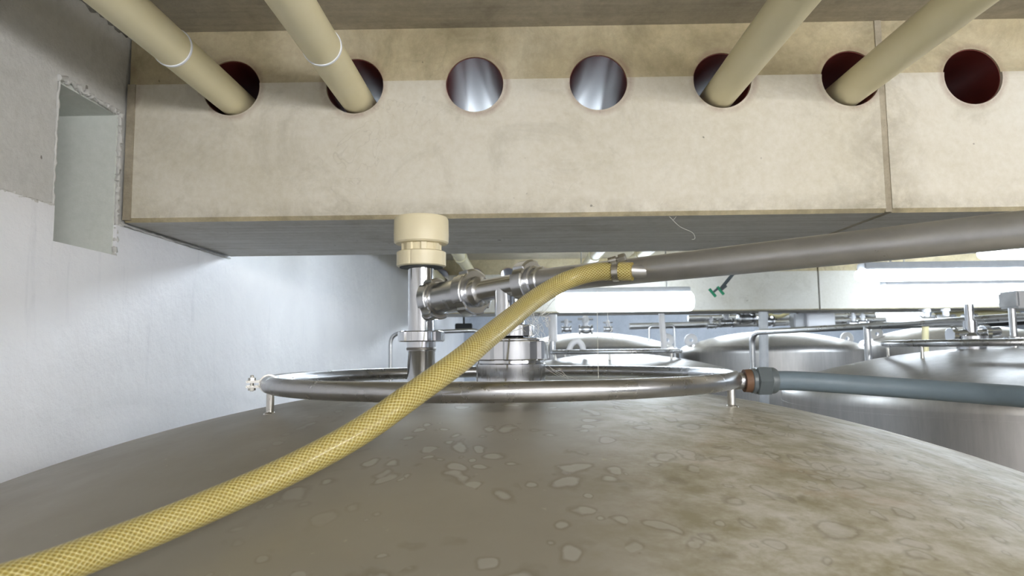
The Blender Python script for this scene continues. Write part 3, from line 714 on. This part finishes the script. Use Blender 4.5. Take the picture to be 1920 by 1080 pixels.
bm = B(); lathe(bm, Vector((P(1910, 640, 2.9).x, 2.92, .0)), (0, 0, 1), nut_profile(.03, .04, .003), 32, slot(4, .09, .17)); link('union_nut', bm, M['far_steel'], post)

# boxes on the far pipework
def crate(label, x0, y0, x1, y1, Y, mat, dep=.12):
    a_, b_ = P(x0, y1, Y), P(x1, y0, Y); bm = B(); box(bm, a_.x, b_.x, Y, Y+dep, a_.z, b_.z, .008)
    top = ZB if YB2 < Y < YB2+.5 else ZC
    box(bm, (a_.x+b_.x)/2-.01, (a_.x+b_.x)/2+.01, Y+dep*.4, Y+dep*.6, b_.z-.005, top)
    return tag(link('control_box', bm, M[mat], at=((a_.x+b_.x)/2, Y, a_.z)), label, 'box')
crate('white rectangular box under the far beam right of the handrail bend', 1515, 586, 1566, 612, 6.1, 'white_plastic')
crate('dull mauve-grey box adjoining the white box under the far beam', 1490, 588, 1513, 613, 6.15, 'lamp_house')
crate('long grey box at left of the pipework under the far beam', 1300, 592, 1340, 604, 6.8, 'lamp_house')
crate('dark box standing in for an opening, low under the far beam beside the curved tube', 1444, 596, 1458, 608, 6.55, 'black')  # black box put in place of a dark opening
crate('dark square box between the upright pipe and the yellow hose', 853, 606, 885, 618, 7.4, 'black')

# green-handled valves hanging below the grey pipe
gv = thing('drain_valve', 'small hanging pipe with two green-handled valves below the grey pipe', 'valve', P(1372, 527, 3.6))
g0, g1_, g2 = P(1378, 505, 3.6), P(1352, 541, 3.6), P(1340, 546, 3.6)
bm = B(); tube(bm, round_corners([Vector((g0.x+.01, 3.6, ZC)), Vector((g0.x+.01, 3.6, g0.z)), g1_], .03), .009, 12); link('thin_pipe', bm, M['union'], gv)
for c0, c1 in (((1362, 536), (1351, 545)), ((1347, 540), (1336, 549))):
    e_0, e_1 = P(*c0, 3.58), P(*c1, 3.58)
    bm = B(); tube(bm, [e_0, e_1], .006, 10); st_ = link('valve_stem', bm, M['union'], gv)
    dd = (e_1-e_0).normalized(); pp = Vector((dd.z, 0, -dd.x))
    bm = B(); tube(bm, [e_1-pp*.026, e_1+pp*.026], .0075, 10); o = link('handle', bm, M['green'], st_); o['label'] = 'green handle'

# ================================================================ cobwebs
def web(label, strands, cat='cobweb', r=.0004):
    bm = B()
    for s in strands: tube(bm, catmull([P(*q) for q in s], 5), r, 5)
    return tag(link('cobweb', bm, M['web'], at=P(*strands[0][0])), label, cat, kind='stuff')
rnd = random.Random(3); ss = []
for k in range(34):
    x0_, y0_ = rnd.uniform(985, 1030), rnd.uniform(570, 640); pts_ = [(x0_, y0_, 1.12)]
    for j in range(4): x0_ += rnd.uniform(-9, 9); y0_ += rnd.uniform(-12, 12); pts_.append((min(max(x0_, 975), 1034), min(max(y0_, 562), 648), 1.12+rnd.uniform(-.01, .01)))
    ss.append(pts_)
ss.append([(1040, 560, 1.08), (1015, 590, 1.11), (985, 612, 1.13), (960, 622, 1.2)])
web('tangled cobweb hanging under the branch pipe beside the port', ss, r=.00035)
ss = [[(1026, 682, 1.24), (1040, 697, 1.2), (1060, 708, 1.1), (1075, 712, .98)], [(1028, 686, 1.24), (1050, 700, 1.1), (1085, 712, .98)], [(1048, 690, 1.2), (1060, 703, 1.1), (1066, 710, 1.0)], [(1022, 690, 1.24), (1045, 704, 1.15), (1058, 706, 1.1), (1052, 700, 1.1)]]
web('torn cobweb between the port nut and the front of the ring', ss)
ss = [[(1255, 406, 1.555), (1275, 425, 1.55), (1298, 436, 1.54), (1303, 447, 1.54), (1297, 449, 1.54)], [(1255, 406, 1.555), (1262, 412, 1.55), (1268, 406, 1.555)]]
web('single cobweb thread under the lower edge of the near beam', ss)
ss = [[(1139, 585, 1.1), (1141, 605, 1.1), (1147, 618, 1.1), (1143, 625, 1.1), (1151, 636, 1.1)], [(1120, 545, 1.1), (1120, 610, 1.1), (1122, 710, .95)]]
web('fine hanging cobweb threads below the brightest lamp', ss)
